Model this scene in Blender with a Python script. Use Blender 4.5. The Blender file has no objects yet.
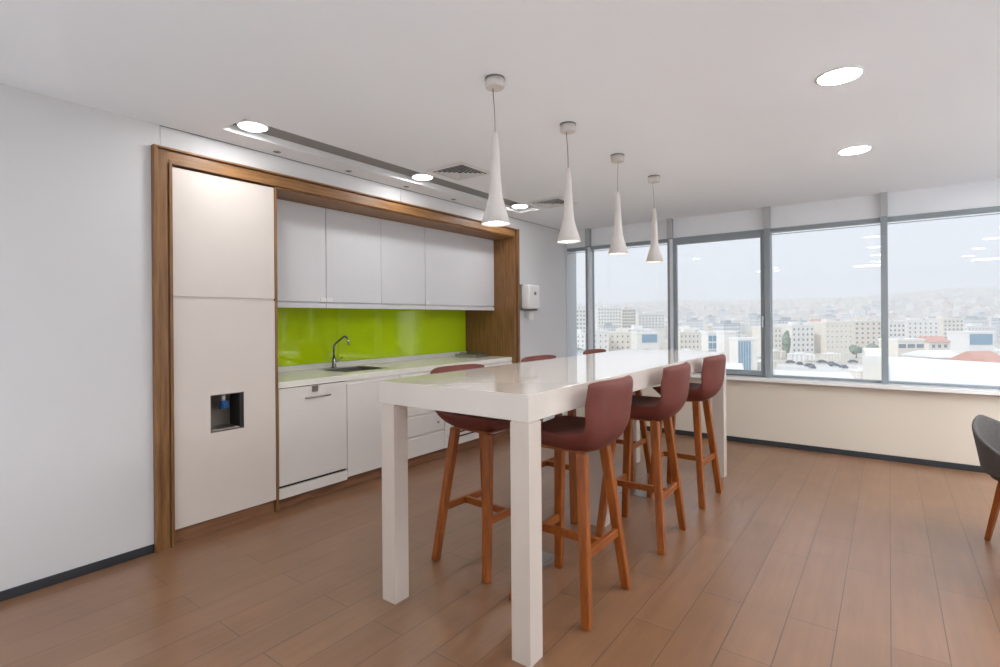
import bpy, bmesh, math, random
from mathutils import Vector, Matrix

sc = bpy.context.scene
COL = sc.collection
PI = math.pi

# ------------------------------------------------------------------ camera
EYE = 1.45
cam_d = bpy.data.cameras.new('camera')
cam = bpy.data.objects.new('camera', cam_d)
COL.objects.link(cam)
cam_d.sensor_fit = 'HORIZONTAL'
cam_d.sensor_width = 36.0
cam_d.lens = 36.0 * 521.02 / 1000.0
cam_d.shift_y = -(333.5 - 319.1) / 1000.0
cam_d.clip_start = 0.05
cam_d.clip_end = 12000
yaw, roll = math.radians(36.707), math.radians(-0.448)
fw = Vector((-math.sin(yaw), math.cos(yaw), 0))
rt0 = Vector((fw.y, -fw.x, 0))
up0 = Vector((0, 0, 1))
rt = rt0 * math.cos(roll) + up0 * math.sin(roll)
up = up0 * math.cos(roll) - rt0 * math.sin(roll)
m = Matrix((rt, up, -fw)).transposed().to_4x4()
m.translation = Vector((0, 0, EYE))
cam.matrix_world = m
sc.camera = cam

# ------------------------------------------------------------------ light
world = bpy.data.worlds.new('overcast_sky')
sc.world = world
world.use_nodes = True
wn = world.node_tree
wn.nodes.clear()
w_out = wn.nodes.new('ShaderNodeOutputWorld')
w_bg = wn.nodes.new('ShaderNodeBackground')
w_tc = wn.nodes.new('ShaderNodeTexCoord')
w_sep = wn.nodes.new('ShaderNodeSeparateXYZ')
w_ramp = wn.nodes.new('ShaderNodeValToRGB')
w_ramp.color_ramp.elements[0].position = 0.0
w_ramp.color_ramp.elements[0].color = (0.80, 0.86, 0.97, 1)
w_ramp.color_ramp.elements[1].position = 0.5
w_ramp.color_ramp.elements[1].color = (0.79, 0.87, 1.0, 1)
wn.links.new(w_tc.outputs['Generated'], w_sep.inputs[0])
wn.links.new(w_sep.outputs['Z'], w_ramp.inputs[0])
wn.links.new(w_ramp.outputs[0], w_bg.inputs[0])
wn.links.new(w_bg.outputs[0], w_out.inputs[0])
w_bg.inputs[1].default_value = 1.07

sun_d = bpy.data.lights.new('hazy_sun', 'SUN')
sun_d.energy = 2.6
sun_d.angle = math.radians(8)
sun_d.color = (1.0, 0.96, 0.90)
sun = bpy.data.objects.new('hazy_sun', sun_d)
COL.objects.link(sun)
sun.rotation_euler = (math.radians(48), 0, math.radians(-25))   # from behind the building, on to the town

HAZE = 0.0006
LAMP = 90.0          # radiance of the round ceiling lamps
vs = sc.view_settings
sc.display_settings.display_device = 'sRGB'
vs.view_transform = 'Standard'
vs.look = 'None'
vs.exposure = 0.04
vs.gamma = 1.0
vs.use_curve_mapping = False
sc.cycles.use_denoising = True
sc.cycles.max_bounces = 10
sc.cycles.diffuse_bounces = 6
sc.cycles.glossy_bounces = 4
sc.cycles.transparent_max_bounces = 12
sc.cycles.sample_clamp_indirect = 6.0
sc.cycles.volume_bounces = 2

# ------------------------------------------------------------------ materials
def nodes(name):
    mt = bpy.data.materials.new(name)
    mt.use_nodes = True
    nt = mt.node_tree
    return mt, nt, nt.nodes['Principled BSDF']

def s2l(c):
    return tuple(((v / 255) / 12.92 if v / 255 <= 0.04045 else ((v / 255 + 0.055) / 1.055) ** 2.4) for v in c) + (1,)

def paint(name, rgb, rough=0.5, metal=0.0, var=0.03, scale=6.0, bump=0.0, bscale=120.0, coat=0.0, spec=0.5):
    """plain surface with a faint mottling and optional fine grain"""
    mt, nt, b = nodes(name)
    c = s2l(rgb)
    tc = nt.nodes.new('ShaderNodeTexCoord')
    nz = nt.nodes.new('ShaderNodeTexNoise')
    nz.inputs['Scale'].default_value = scale
    nz.inputs['Detail'].default_value = 3
    nt.links.new(tc.outputs['Object'], nz.inputs['Vector'])
    rp = nt.nodes.new('ShaderNodeValToRGB')
    rp.color_ramp.elements[0].position = 0.3
    rp.color_ramp.elements[1].position = 0.7
    rp.color_ramp.elements[0].color = tuple(v * (1 - var) for v in c[:3]) + (1,)
    rp.color_ramp.elements[1].color = tuple(min(1, v * (1 + var)) for v in c[:3]) + (1,)
    nt.links.new(nz.outputs[0], rp.inputs[0])
    nt.links.new(rp.outputs[0], b.inputs['Base Color'])
    b.inputs['Roughness'].default_value = rough
    b.inputs['Metallic'].default_value = metal
    b.inputs['Coat Weight'].default_value = coat
    b.inputs['Coat Roughness'].default_value = 0.05
    b.inputs['Specular IOR Level'].default_value = spec
    if bump > 0:
        n2 = nt.nodes.new('ShaderNodeTexNoise')
        n2.inputs['Scale'].default_value = bscale
        nt.links.new(tc.outputs['Object'], n2.inputs['Vector'])
        bp = nt.nodes.new('ShaderNodeBump')
        bp.inputs['Strength'].default_value = bump
        bp.inputs['Distance'].default_value = 0.002
        nt.links.new(n2.outputs[0], bp.inputs['Height'])
        nt.links.new(bp.outputs[0], b.inputs['Normal'])
    return mt

def wood(name, dark, light, axis='Z', rough=0.45, scale=9.0, stretch=0.06):
    """straight-grained timber, grain running along one object axis"""
    mt, nt, b = nodes(name)
    tc = nt.nodes.new('ShaderNodeTexCoord')
    mp = nt.nodes.new('ShaderNodeMapping')
    mp.inputs['Scale'].default_value = tuple((stretch if a == axis else 1.0) for a in 'XYZ')
    nt.links.new(tc.outputs['Object'], mp.inputs['Vector'])
    n1 = nt.nodes.new('ShaderNodeTexNoise')
    n1.inputs['Scale'].default_value = scale * 6
    n1.inputs['Detail'].default_value = 6
    n1.inputs['Roughness'].default_value = 0.65
    nt.links.new(mp.outputs[0], n1.inputs['Vector'])
    rp = nt.nodes.new('ShaderNodeValToRGB')
    rp.color_ramp.elements[0].position = 0.32
    rp.color_ramp.elements[1].position = 0.68
    rp.color_ramp.elements[0].color = s2l(dark)
    rp.color_ramp.elements[1].color = s2l(light)
    nt.links.new(n1.outputs[0], rp.inputs[0])
    nt.links.new(rp.outputs[0], b.inputs['Base Color'])
    b.inputs['Roughness'].default_value = rough
    bp = nt.nodes.new('ShaderNodeBump')
    bp.inputs['Strength'].default_value = 0.12
    bp.inputs['Distance'].default_value = 0.001
    nt.links.new(n1.outputs[0], bp.inputs['Height'])
    nt.links.new(bp.outputs[0], b.inputs['Normal'])
    return mt

def emit(name, rgb, strength):
    mt = bpy.data.materials.new(name)
    mt.use_nodes = True
    nt = mt.node_tree
    nt.nodes.clear()
    e = nt.nodes.new('ShaderNodeEmission')
    o = nt.nodes.new('ShaderNodeOutputMaterial')
    e.inputs[0].default_value = tuple(rgb) + (1,)
    e.inputs[1].default_value = strength
    nt.links.new(e.outputs[0], o.inputs[0])
    return mt

def glass(name, tint=(0.94, 0.965, 1.0)):
    mt = bpy.data.materials.new(name)
    mt.use_nodes = True
    nt = mt.node_tree
    nt.nodes.clear()
    o = nt.nodes.new('ShaderNodeOutputMaterial')
    tr = nt.nodes.new('ShaderNodeBsdfTransparent')
    gl = nt.nodes.new('ShaderNodeBsdfGlossy')
    mx = nt.nodes.new('ShaderNodeMixShader')
    fr = nt.nodes.new('ShaderNodeFresnel')
    fr.inputs[0].default_value = 1.35
    tr.inputs[0].default_value = tuple(tint) + (1,)
    gl.inputs['Roughness'].default_value = 0.0
    nt.links.new(fr.outputs[0], mx.inputs[0])
    nt.links.new(tr.outputs[0], mx.inputs[1])
    nt.links.new(gl.outputs[0], mx.inputs[2])
    nt.links.new(mx.outputs[0], o.inputs[0])
    return mt

def floor_mat():
    """porcelain wood-look planks, 0.2 m wide, running towards the window wall"""
    mt, nt, b = nodes('plank_floor')
    tc = nt.nodes.new('ShaderNodeTexCoord')
    mp = nt.nodes.new('ShaderNodeMapping')
    mp.inputs['Rotation'].default_value = (0, 0, PI / 2)
    nt.links.new(tc.outputs['Object'], mp.inputs['Vector'])
    br = nt.nodes.new('ShaderNodeTexBrick')
    br.offset = 0.37
    br.offset_frequency = 2
    br.inputs['Scale'].default_value = 1.0
    br.inputs['Brick Width'].default_value = 1.2
    br.inputs['Row Height'].default_value = 0.2
    br.inputs['Mortar Size'].default_value = 0.0022
    br.inputs['Mortar Smooth'].default_value = 0.3
    br.inputs['Bias'].default_value = 0.0
    br.inputs['Color1'].default_value = s2l((126, 89, 60))
    br.inputs['Color2'].default_value = s2l((134, 97, 69))
    br.inputs['Mortar'].default_value = s2l((70, 52, 40))
    nt.links.new(mp.outputs[0], br.inputs['Vector'])
    m2 = nt.nodes.new('ShaderNodeMapping')
    m2.inputs['Scale'].default_value = (1.0, 0.07, 1.0)
    nt.links.new(tc.outputs['Object'], m2.inputs['Vector'])
    n1 = nt.nodes.new('ShaderNodeTexNoise')
    n1.inputs['Scale'].default_value = 26
    n1.inputs['Detail'].default_value = 6
    n1.inputs['Roughness'].default_value = 0.6
    nt.links.new(m2.outputs[0], n1.inputs['Vector'])
    n2 = nt.nodes.new('ShaderNodeTexNoise')
    n2.inputs['Scale'].default_value = 3.2
    n2.inputs['Detail'].default_value = 4
    nt.links.new(tc.outputs['Object'], n2.inputs['Vector'])
    r1 = nt.nodes.new('ShaderNodeMapRange')
    r1.inputs['From Min'].default_value = 0.3
    r1.inputs['From Max'].default_value = 0.7
    r1.inputs['To Min'].default_value = 0.86
    r1.inputs['To Max'].default_value = 1.09
    nt.links.new(n1.outputs[0], r1.inputs['Value'])
    r2 = nt.nodes.new('ShaderNodeMapRange')
    r2.inputs['From Min'].default_value = 0.3
    r2.inputs['From Max'].default_value = 0.7
    r2.inputs['To Min'].default_value = 0.90
    r2.inputs['To Max'].default_value = 1.07
    nt.links.new(n2.outputs[0], r2.inputs['Value'])
    mu = nt.nodes.new('ShaderNodeMath')
    mu.operation = 'MULTIPLY'
    nt.links.new(r1.outputs[0], mu.inputs[0])
    nt.links.new(r2.outputs[0], mu.inputs[1])
    vm = nt.nodes.new('ShaderNodeVectorMath')
    vm.operation = 'SCALE'
    nt.links.new(br.outputs['Color'], vm.inputs[0])
    nt.links.new(mu.outputs[0], vm.inputs['Scale'])
    nt.links.new(vm.outputs[0], b.inputs['Base Color'])
    b.inputs['Roughness'].default_value = 0.34
    b.inputs['Coat Weight'].default_value = 0.3
    b.inputs['Coat Roughness'].default_value = 0.35
    b.inputs['Specular IOR Level'].default_value = 0.9
    bp = nt.nodes.new('ShaderNodeBump')
    bp.inputs['Strength'].default_value = 0.35
    bp.inputs['Distance'].default_value = 0.001
    bp.invert = True
    nt.links.new(br.outputs['Fac'], bp.inputs['Height'])
    nt.links.new(bp.outputs[0], b.inputs['Normal'])
    return mt

def facade_mat(name, wall, win, du, dz, fu, fz, rough=0.8):
    """rendered wall with a regular grid of dark windows; nothing on the roof"""
    mt, nt, b = nodes(name)
    tc = nt.nodes.new('ShaderNodeTexCoord')
    sp = nt.nodes.new('ShaderNodeSeparateXYZ')
    nt.links.new(tc.outputs['Object'], sp.inputs[0])
    def M(op, a, bb=None):
        n = nt.nodes.new('ShaderNodeMath')
        n.operation = op
        for i, v in enumerate((a, bb)):
            if v is None: continue
            if isinstance(v, (int, float)): n.inputs[i].default_value = v
            else: nt.links.new(v, n.inputs[i])
        return n.outputs[0]
    u = M('ADD', sp.outputs['X'], sp.outputs['Y'])
    fu_ = M('FRACT', M('DIVIDE', u, du))
    fz_ = M('FRACT', M('DIVIDE', sp.outputs['Z'], dz))
    a = M('MULTIPLY', M('GREATER_THAN', fu_, 0.5 - fu / 2), M('LESS_THAN', fu_, 0.5 + fu / 2))
    c = M('MULTIPLY', M('GREATER_THAN', fz_, 0.35), M('LESS_THAN', fz_, 0.35 + fz))
    ge = nt.nodes.new('ShaderNodeNewGeometry')
    s2 = nt.nodes.new('ShaderNodeSeparateXYZ')
    nt.links.new(ge.outputs['Normal'], s2.inputs[0])
    side = M('LESS_THAN', M('ABSOLUTE', s2.outputs['Z']), 0.5)
    k = M('MULTIPLY', M('MULTIPLY', a, c), side)
    mx = nt.nodes.new('ShaderNodeMix')
    mx.data_type = 'RGBA'
    mx.inputs[6].default_value = s2l(wall)
    mx.inputs[7].default_value = s2l(win)
    nt.links.new(k, mx.inputs[0])
    nt.links.new(mx.outputs[2], b.inputs['Base Color'])
    b.inputs['Roughness'].default_value = rough
    return mt

M = {
    'wall': paint('white_wall_paint', (214, 213, 213), 0.75, var=0.012, scale=1.5, bump=0.12, bscale=90),
    'wall_low': paint('cream_wall_paint', (212, 201, 186), 0.75, var=0.015, scale=1.5, bump=0.1, bscale=90),
    'ceiling': paint('ceiling_paint', (244, 246, 249), 0.85, var=0.01, scale=1.0),
    'floor': floor_mat(),
    'bounce_floor': paint('pale_bounce_surface', (232, 234, 236), 0.4, var=0.02, scale=3),  # for the added floor that bounces light upwards
    'dark_base': paint('dark_skirting', (44, 47, 52), 0.5, var=0.05),
    'oak': wood('oak_vertical', (106, 71, 37), (148, 105, 60), 'Z'),
    'oak_h': wood('oak_horizontal', (116, 78, 42), (160, 115, 68), 'Y'),
    'oak_shade': wood('oak_groove_shade', (92, 58, 32), (116, 76, 44), 'Z'),  # darker copy of the oak, groove shade put into the colour
    'kick': wood('kick_board', (120, 82, 56), (150, 106, 76), 'Y'),
    'lam': paint('warm_white_laminate', (217, 207, 198), 0.35, var=0.008),
    'lam2': paint('grey_white_laminate', (214, 213, 214), 0.3, var=0.008),
    'lam_base': paint('white_laminate', (219, 214, 208), 0.3, var=0.008),
    'stone': paint('white_quartz', (232, 229, 220), 0.16, var=0.02, scale=40),
    'lacquer': paint('white_lacquer', (214, 205, 196), 0.12, var=0.006, coat=0.6),
    'lacquer_leg_shade': paint('white_lacquer_shade', (202, 190, 179), 0.25, var=0.006),  # table lacquer darkened, shade on the legs put into the colour
    'green': paint('green_back_painted_glass', (188, 216, 16), 0.04, var=0.01, coat=1.0),
    'green_gap': paint('green_panel_joint', (96, 118, 10), 0.4),
    'steel': paint('brushed_steel', (168, 164, 158), 0.28, 1.0, var=0.05),
    'chrome': paint('chrome', (150, 151, 152), 0.10, 1.0, var=0.01),
    'dark': paint('dark_recess', (26, 24, 23), 0.6),
    'dim_steel': paint('recess_steel', (120, 112, 104), 0.4, 0.6),
    'blue': paint('blue_plastic', (28, 84, 140), 0.35),
    'white_plastic': paint('white_plastic', (228, 226, 224), 0.35),
    'grey_plastic': paint('grey_plastic', (120, 118, 116), 0.4),
    'alu': paint('window_aluminium', (138, 146, 151), 0.4, 0.0, var=0.02),
    'alu_light': paint('pale_aluminium', (212, 216, 220), 0.35, 0.0, var=0.02),
    'alu_cap': paint('mullion_cover', (184, 185, 186), 0.5, var=0.02),
    'spandrel': paint('spandrel_panel', (238, 240, 242), 0.55, var=0.01),
    'sill': paint('white_sill', (232, 230, 228), 0.22, var=0.01),
    'leather': paint('terracotta_leather', (106, 52, 43), 0.5, var=0.06, scale=9, bump=0.25, bscale=220, spec=0.35),
    'stool_wood': wood('stool_timber', (118, 55, 10), (158, 86, 24), 'Z', 0.35, 7, 0.08),
    'stool_wood_h': wood('stool_timber_rail', (118, 55, 10), (158, 86, 24), 'Y', 0.35, 7, 0.08),
    'lamp_white': paint('matt_white_metal', (210, 204, 199), 0.5, var=0.01),
    'cord': paint('pale_cord', (150, 148, 145), 0.6),
    'slot': paint('slot_shade_grey', (142, 140, 138), 0.7),  # grey stands in for the unlit inside of the slot
    'slot_side': paint('slot_white', (235, 235, 235), 0.6),
    'fabric': paint('grey_fabric', (84, 80, 78), 0.9, var=0.12, scale=60, bump=0.5, bscale=400),
    'glow': emit('lamp_glow', (0.96, 0.98, 1.0), LAMP),
    'glow_fill': emit('fill_panel_glow', (0.96, 0.98, 1.0), 20.0),  # glow of the added fill panels
    'glow_pend': emit('pendant_glow', (1.0, 0.96, 0.90), 75.0),
    'glass': glass('window_glass'),
}

# ------------------------------------------------------------------ mesh helpers
ORIG = {}

def new_bm():
    return bmesh.new()

def box(bm, x0, x1, y0, y1, z0, z1, bev=0.0, seg=2):
    t = bmesh.new()
    bmesh.ops.create_cube(t, size=1.0)
    for v in t.verts:
        v.co = Vector((x0 + (v.co.x + .5) * (x1 - x0), y0 + (v.co.y + .5) * (y1 - y0), z0 + (v.co.z + .5) * (z1 - z0)))
    if bev > 0:
        bmesh.ops.bevel(t, geom=t.edges[:], offset=bev, segments=seg, affect='EDGES', profile=0.5)
    merge(bm, t)

def merge(bm, t, mat=None):
    if mat is not None:
        bmesh.ops.transform(t, matrix=mat, verts=t.verts)
    me = bpy.data.meshes.new('tmp')
    t.to_mesh(me)
    bm.from_mesh(me)
    bpy.data.meshes.remove(me)
    t.free()

def lathe(bm, prof, cx=0, cy=0, n=32, cap0=True, cap1=True):
    rings = []
    for r, z in prof:
        rings.append([bm.verts.new((cx + r * math.cos(2 * PI * i / n), cy + r * math.sin(2 * PI * i / n), z)) for i in range(n)])
    for a, b in zip(rings, rings[1:]):
        for i in range(n):
            f = bm.faces.new((a[i], a[(i + 1) % n], b[(i + 1) % n], b[i]))
            f.smooth = True
    if cap0: bm.faces.new(rings[0][::-1])
    if cap1: bm.faces.new(rings[-1])

def tube(bm, pts, r, n=10):
    pts = [Vector(p) for p in pts]
    rs = r if isinstance(r, (list, tuple)) else [r] * len(pts)
    rings = []
    ref = Vector((0.13, 0.29, 0.95)).normalized()
    prev = None
    for i, p in enumerate(pts):
        d = (pts[min(i + 1, len(pts) - 1)] - pts[max(i - 1, 0)]).normalized()
        if prev is None:
            a = d.cross(ref)
            if a.length < 1e-3: a = d.cross(Vector((1, 0, 0)))
            a.normalize()
        else:
            a = (prev - d * prev.dot(d)).normalized()
        prev = a
        b = d.cross(a)
        rings.append([bm.verts.new(p + (a * math.cos(2 * PI * k / n) + b * math.sin(2 * PI * k / n)) * rs[i]) for k in range(n)])
    for a, b in zip(rings, rings[1:]):
        for k in range(n):
            f = bm.faces.new((a[k], a[(k + 1) % n], b[(k + 1) % n], b[k]))
            f.smooth = True
    bm.faces.new(rings[0][::-1])
    bm.faces.new(rings[-1])

def beam(bm, p0, p1, w0, w1=None, d0=None, d1=None, bev=0.006, ref=(0, 0, 1)):
    """square bar tapering from p0 to p1"""
    w1 = w0 if w1 is None else w1
    d0 = w0 if d0 is None else d0
    d1 = d0 if d1 is None else d1
    p0, p1 = Vector(p0), Vector(p1)
    ax = (p1 - p0).normalized()
    rf = Vector(ref)
    a = rf.cross(ax)
    if a.length < 0.05: a = Vector((1, 0, 0)).cross(ax)
    if abs(ax.z) > 0.8: a = Vector((0, 1, 0)).cross(ax)
    a.normalize()
    b = ax.cross(a)
    t = bmesh.new()
    q = []
    for p, w, d in ((p0, w0, d0), (p1, w1, d1)):
        q.append([t.verts.new(p + a * sx * w / 2 + b * sy * d / 2) for sx, sy in ((-1, -1), (1, -1), (1, 1), (-1, 1))])
    t.faces.new(q[0][::-1]); t.faces.new(q[1])
    for i in range(4):
        t.faces.new((q[0][i], q[0][(i + 1) % 4], q[1][(i + 1) % 4], q[1][i]))
    bmesh.ops.recalc_face_normals(t, faces=t.faces[:])
    if bev > 0:
        bmesh.ops.bevel(t, geom=t.edges[:], offset=bev, segments=3, affect='EDGES', profile=0.5)
    merge(bm, t)

def prism(bm, poly, z0, z1):
    a = [bm.verts.new((x, y, z0)) for x, y in poly]
    b = [bm.verts.new((x, y, z1)) for x, y in poly]
    n = len(poly)
    bm.faces.new(a[::-1]); bm.faces.new(b)
    for i in range(n):
        bm.faces.new((a[i], a[(i + 1) % n], b[(i + 1) % n], b[i]))

def obj(name, bm, mat, parent=None, origin=None, smooth=False):
    """link one mesh object; geometry is given in world space and moved into its parent's frame"""
    bmesh.ops.recalc_face_normals(bm, faces=bm.faces[:])
    o0 = ORIG.get(parent.name, Vector((0, 0, 0))) if parent is not None else Vector(origin or (0, 0, 0))
    if parent is not None and origin is not None:
        o1 = Vector(origin)
    else:
        o1 = o0
    bmesh.ops.translate(bm, verts=bm.verts[:], vec=-o1)
    me = bpy.data.meshes.new(name)
    bm.to_mesh(me)
    bm.free()
    if smooth:
        for p in me.polygons: p.use_smooth = True
    me.materials.append(M[mat] if isinstance(mat, str) else mat)
    o = bpy.data.objects.new(name, me)
    COL.objects.link(o)
    if parent is not None:
        o.parent = parent
        o.location = o1 - o0
    else:
        o.location = o1
    ORIG[o.name] = o1.copy()
    return o

def tag(o, label, cat, group=None, kind=None):
    if label: o['label'] = label
    if cat: o['category'] = cat
    if group: o['group'] = group
    if kind: o['kind'] = kind
    return o

def thing(name, label, cat, loc, group=None):
    o = bpy.data.objects.new(name, None)
    o.empty_display_size = 0.1
    COL.objects.link(o)
    o.location = loc
    ORIG[o.name] = Vector(loc)
    return tag(o, label, cat, group)

def struct(name, bm, mat, label=None):
    o = obj(name, bm, mat)
    o['kind'] = 'structure'
    if label: o['label'] = label
    return o

def kids(o):
    return [c for c in bpy.data.objects if c.parent == o]

def copy_tree(o, parent=None):
    ch = kids(o)
    c = o.copy()
    COL.objects.link(c)
    if parent is not None:
        c.parent = parent
    for k in ch:
        copy_tree(k, c)
    return c

# ------------------------------------------------------------------ room shell
XL, YW, ZC = -3.72, 6.51, 2.705
XR, YB = 4.6, -3.6
b = new_bm(); box(b, -4.7, 1.6, 0.0, 6.9, -0.25, 0.0); o_floor = struct('floor', b, 'floor')
b = new_bm(); box(b, -4.7, XR + .2, YB - .2, 0.0, -0.25, 0.0); box(b, 1.6, XR + .2, 0.0, 6.9, -0.25, 0.0); struct('floor_bounce', b, 'bounce_floor', 'added pale floor bouncing light up, unseen behind and beside the camera')  # unseen pale floor added to bounce light on to the ceiling

SX0, SX1, SY0, SY1 = -3.49, -3.195, 1.65, 5.08          # long slot in the ceiling
b = new_bm()
box(b, -4.7, SX0, YB - .2, 6.9, ZC, ZC + .25)
box(b, SX1, XR + .2, YB - .2, 6.9, ZC, ZC + .25)
box(b, SX0, SX1, YB - .2, SY0, ZC, ZC + .25)
box(b, SX0, SX1, SY1, 6.9, ZC, ZC + .25)
struct('ceiling', b, 'ceiling')
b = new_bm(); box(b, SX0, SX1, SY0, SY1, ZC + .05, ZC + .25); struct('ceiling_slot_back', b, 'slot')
b = new_bm()
box(b, SX0, SX0 + .006, SY0, SY1, ZC + .0005, ZC + .05)
box(b, SX0 + .006, SX1, SY1 - .006, SY1, ZC + .0005, ZC + .05)
struct('trim_1', b, 'slot_side')

FY0, FY1, FZ = 1.322, 5.358, 2.565                      # outside of the timber surround
b = new_bm()
box(b, XL - .16, XL, YB, FY0 + .03, 0, ZC)
box(b, XL - .16, XL, FY1 - .03, 6.9, 0, ZC)
box(b, XL - .16, XL, FY0 + .03, 1.373, FZ - .03, ZC)
box(b, XL - .16, XL, 1.376, 3.418, FZ - .03, ZC)
box(b, XL - .16, XL, 3.421, FY1 - .03, FZ - .03, ZC)
struct('wall_left', b, 'wall')
b = new_bm(); box(b, -4.7, -4.6, YB - .2, 6.9, 0, ZC); struct('wall_light_block_left', b, 'wall')  # unseen wall added to keep sun and sky light from leaking in
b = new_bm(); box(b, -4.6, XR + .2, YB - .2, YB, 0, ZC); struct('wall_back', b, 'wall')
b = new_bm(); box(b, XR, XR + .2, YB, 6.9, 0, .76); box(b, XR, XR + .2, YB, 6.9, 2.45, ZC); box(b, XR, XR + .2, YB, -2.6, .76, 2.45); box(b, XR, XR + .2, 5.9, 6.9, .76, 2.45); struct('wall_right', b, 'wall')  # window opening added here to let in more daylight
b = new_bm(); box(b, XL, XR, YW, 6.86, 0, .725); struct('wall_window', b, 'wall_low')
b = new_bm(); box(b, XL, XR, 6.44, 6.86, .725, .762, .003); struct('trim_2', b, 'sill', 'white window sill')
b = new_bm(); box(b, XL, XL + .012, YB, FY0 - .002, 0, .052, .002); struct('baseboard_left', b, 'dark_base')
b = new_bm(); box(b, XL, XL + .012, FY1 + .002, YW, 0, .052, .002); struct('baseboard_left_far', b, 'dark_base')
b = new_bm(); box(b, XL + .012, XR, YW - .012, YW, 0, .058, .002); struct('baseboard_window', b, 'dark_base')

# window wall: mullions, head, panes
GY = 6.60
mull = [(-3.40, -3.335), (-2.245, -2.185), (-1.135, -1.075), (-.060, -.002), (1.01, 1.07), (2.08, 2.14), (3.15, 3.21)]
b = new_bm(); box(b, XL, XR, GY + .03, 6.86, 2.45, ZC); struct('wall_above_window', b, 'spandrel')
edges = [XL] + [v for mm in mull for v in mm] + [XR]
bays = [(edges[i], edges[i + 1]) for i in range(0, len(edges), 2)]
for i, (a, c) in enumerate(bays):
    w = obj('window_%d' % (i + 1), (lambda t: (box(t, a, c, GY + .005, GY + .10, 2.415, 2.458, .003), box(t, a, c, GY + .02, GY + .10, .762, .785, .003), box(t, a, c, GY + .02, GY + .03, 2.385, 2.392), t)[-1])(new_bm()), 'alu')
    w['kind'] = 'structure'
    ORIG[w.name] = Vector((0, 0, 0))
    t = new_bm(); box(t, a, c, GY + .055, GY + .063, .785, 2.415); obj('pane', t, 'glass', w)
    if i == 2:      # the opening casement
        t = new_bm()
        f = .044
        box(t, a, a + f, GY + .0, GY + .054, .775, 2.425, .004); box(t, c - f, c, GY + .0, GY + .054, .775, 2.425, .004)
        box(t, a + f, c - f, GY + .0, GY + .054, .775, .83, .004); box(t, a + f, c - f, GY + .0, GY + .054, 2.37, 2.425, .004)
        cs = obj('casement_frame', t, 'alu', w)
        t = new_bm(); box(t, c - f + .012, c - f + .034, GY - .012, GY + .001, 1.42, 1.46, .003); box(t, c - f + .016, c - f + .03, GY - .03, GY - .01, 1.33, 1.45, .004)
        obj('handle', t, 'alu_light', cs, origin=(c - f, GY, 1.4))
for i, (a, c) in enumerate(mull):
    t = new_bm(); box(t, a, c, GY - .03, GY + .12, .762, 2.462, .004); box(t, a, c, GY - .03, GY + .03, 2.462, ZC)
    o = struct('window_mullion_%d' % (i + 1), t, 'alu' if i else 'alu')
    if i < 2:
        t = new_bm(); box(t, c - .028, c + .003, GY - .034, GY + .05, .762, 2.44); obj('cover_strip', t, 'alu_light', o)
    t = new_bm(); box(t, a - .002, c + .002, GY - .034, GY - .029, 2.462, ZC); obj('upper_cover', t, 'alu_cap', o)
t = new_bm(); box(t, XL, XL + .004, FY0 + .05, YW + .08, ZC - .005, ZC - .0005); struct('shadow_line_strip', t, 'grey_plastic')  # grey strip in place of the shadow line between wall and ceiling
t = new_bm(); box(t, XR + .08, XR + .088, -2.6, 5.9, .76, 2.45); w = struct('window_9', t, 'glass')  # unseen glazing added to bring more daylight to the ceiling
t = new_bm()
for yy in (-2.6, -.9, .8, 2.5, 4.2, 5.85): box(t, XR + .04, XR + .12, yy, yy + .05, .76, 2.45)
obj('frame', t, 'alu', w)
t = new_bm(); box(t, XL, XL + .012, GY - .01, GY + .1, .762, 2.462, .003); struct('window_jamb_1', t, 'alu_light')

# ------------------------------------------------------------------ timber surround
sur = thing('cabinet_surround', 'oak portal frame built around the whole kitchen wall', 'frame', (XL, FY0, 0))
XF = XL + .03
t = new_bm(); box(t, -4.10, XF - .006, 1.346, 1.404, 0, FZ - .018); obj('left_upright', t, 'oak', sur)
t = new_bm(); box(t, XL - .02, XF + .012, FY0, 1.346, 0, FZ, .003); obj('edge_bead', t, 'oak', sur)
t = new_bm(); box(t, -3.95, XF - .014, 1.404, 1.415, 0, 2.49); obj('shadow_groove', t, 'oak_shade', sur)
t = new_bm(); box(t, -4.05, XF - .002, 1.415, 1.434, 0, 2.492, .002); obj('inner_edging', t, 'oak', sur)
t = new_bm(); box(t, -4.10, XF - .006, 1.404, FY1 - .07, 2.468, FZ - .022); obj('top_rail', t, 'oak_h', sur)
t = new_bm(); box(t, XL - .02, XF + .012, 1.346, FY1, FZ - .014, FZ, .003); obj('edge_bead', t, 'oak_h', sur)
t = new_bm(); box(t, XL - .02, XF - .016, 1.346, FY1, FZ - .022, FZ - .014); obj('shadow_groove', t, 'oak_shade', sur)
t = new_bm(); box(t, -4.55, XL, 2.16, FY1 - .07, 2.452, 2.468); obj('soffit', t, 'oak_h', sur)
t = new_bm(); box(t, -4.55, XF - .004, 5.25, 5.288, 0, 2.49, .002); obj('right_upright', t, 'oak', sur)
t = new_bm(); box(t, -4.3, XF - .016, 5.288, 5.318, 0, 2.548); obj('shadow_groove', t, 'oak_shade', sur)
t = new_bm(); box(t, XL - .02, XF + .008, 5.318, FY1, 0, 2.552, .003); obj('edge_bead', t, 'oak', sur)

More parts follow.
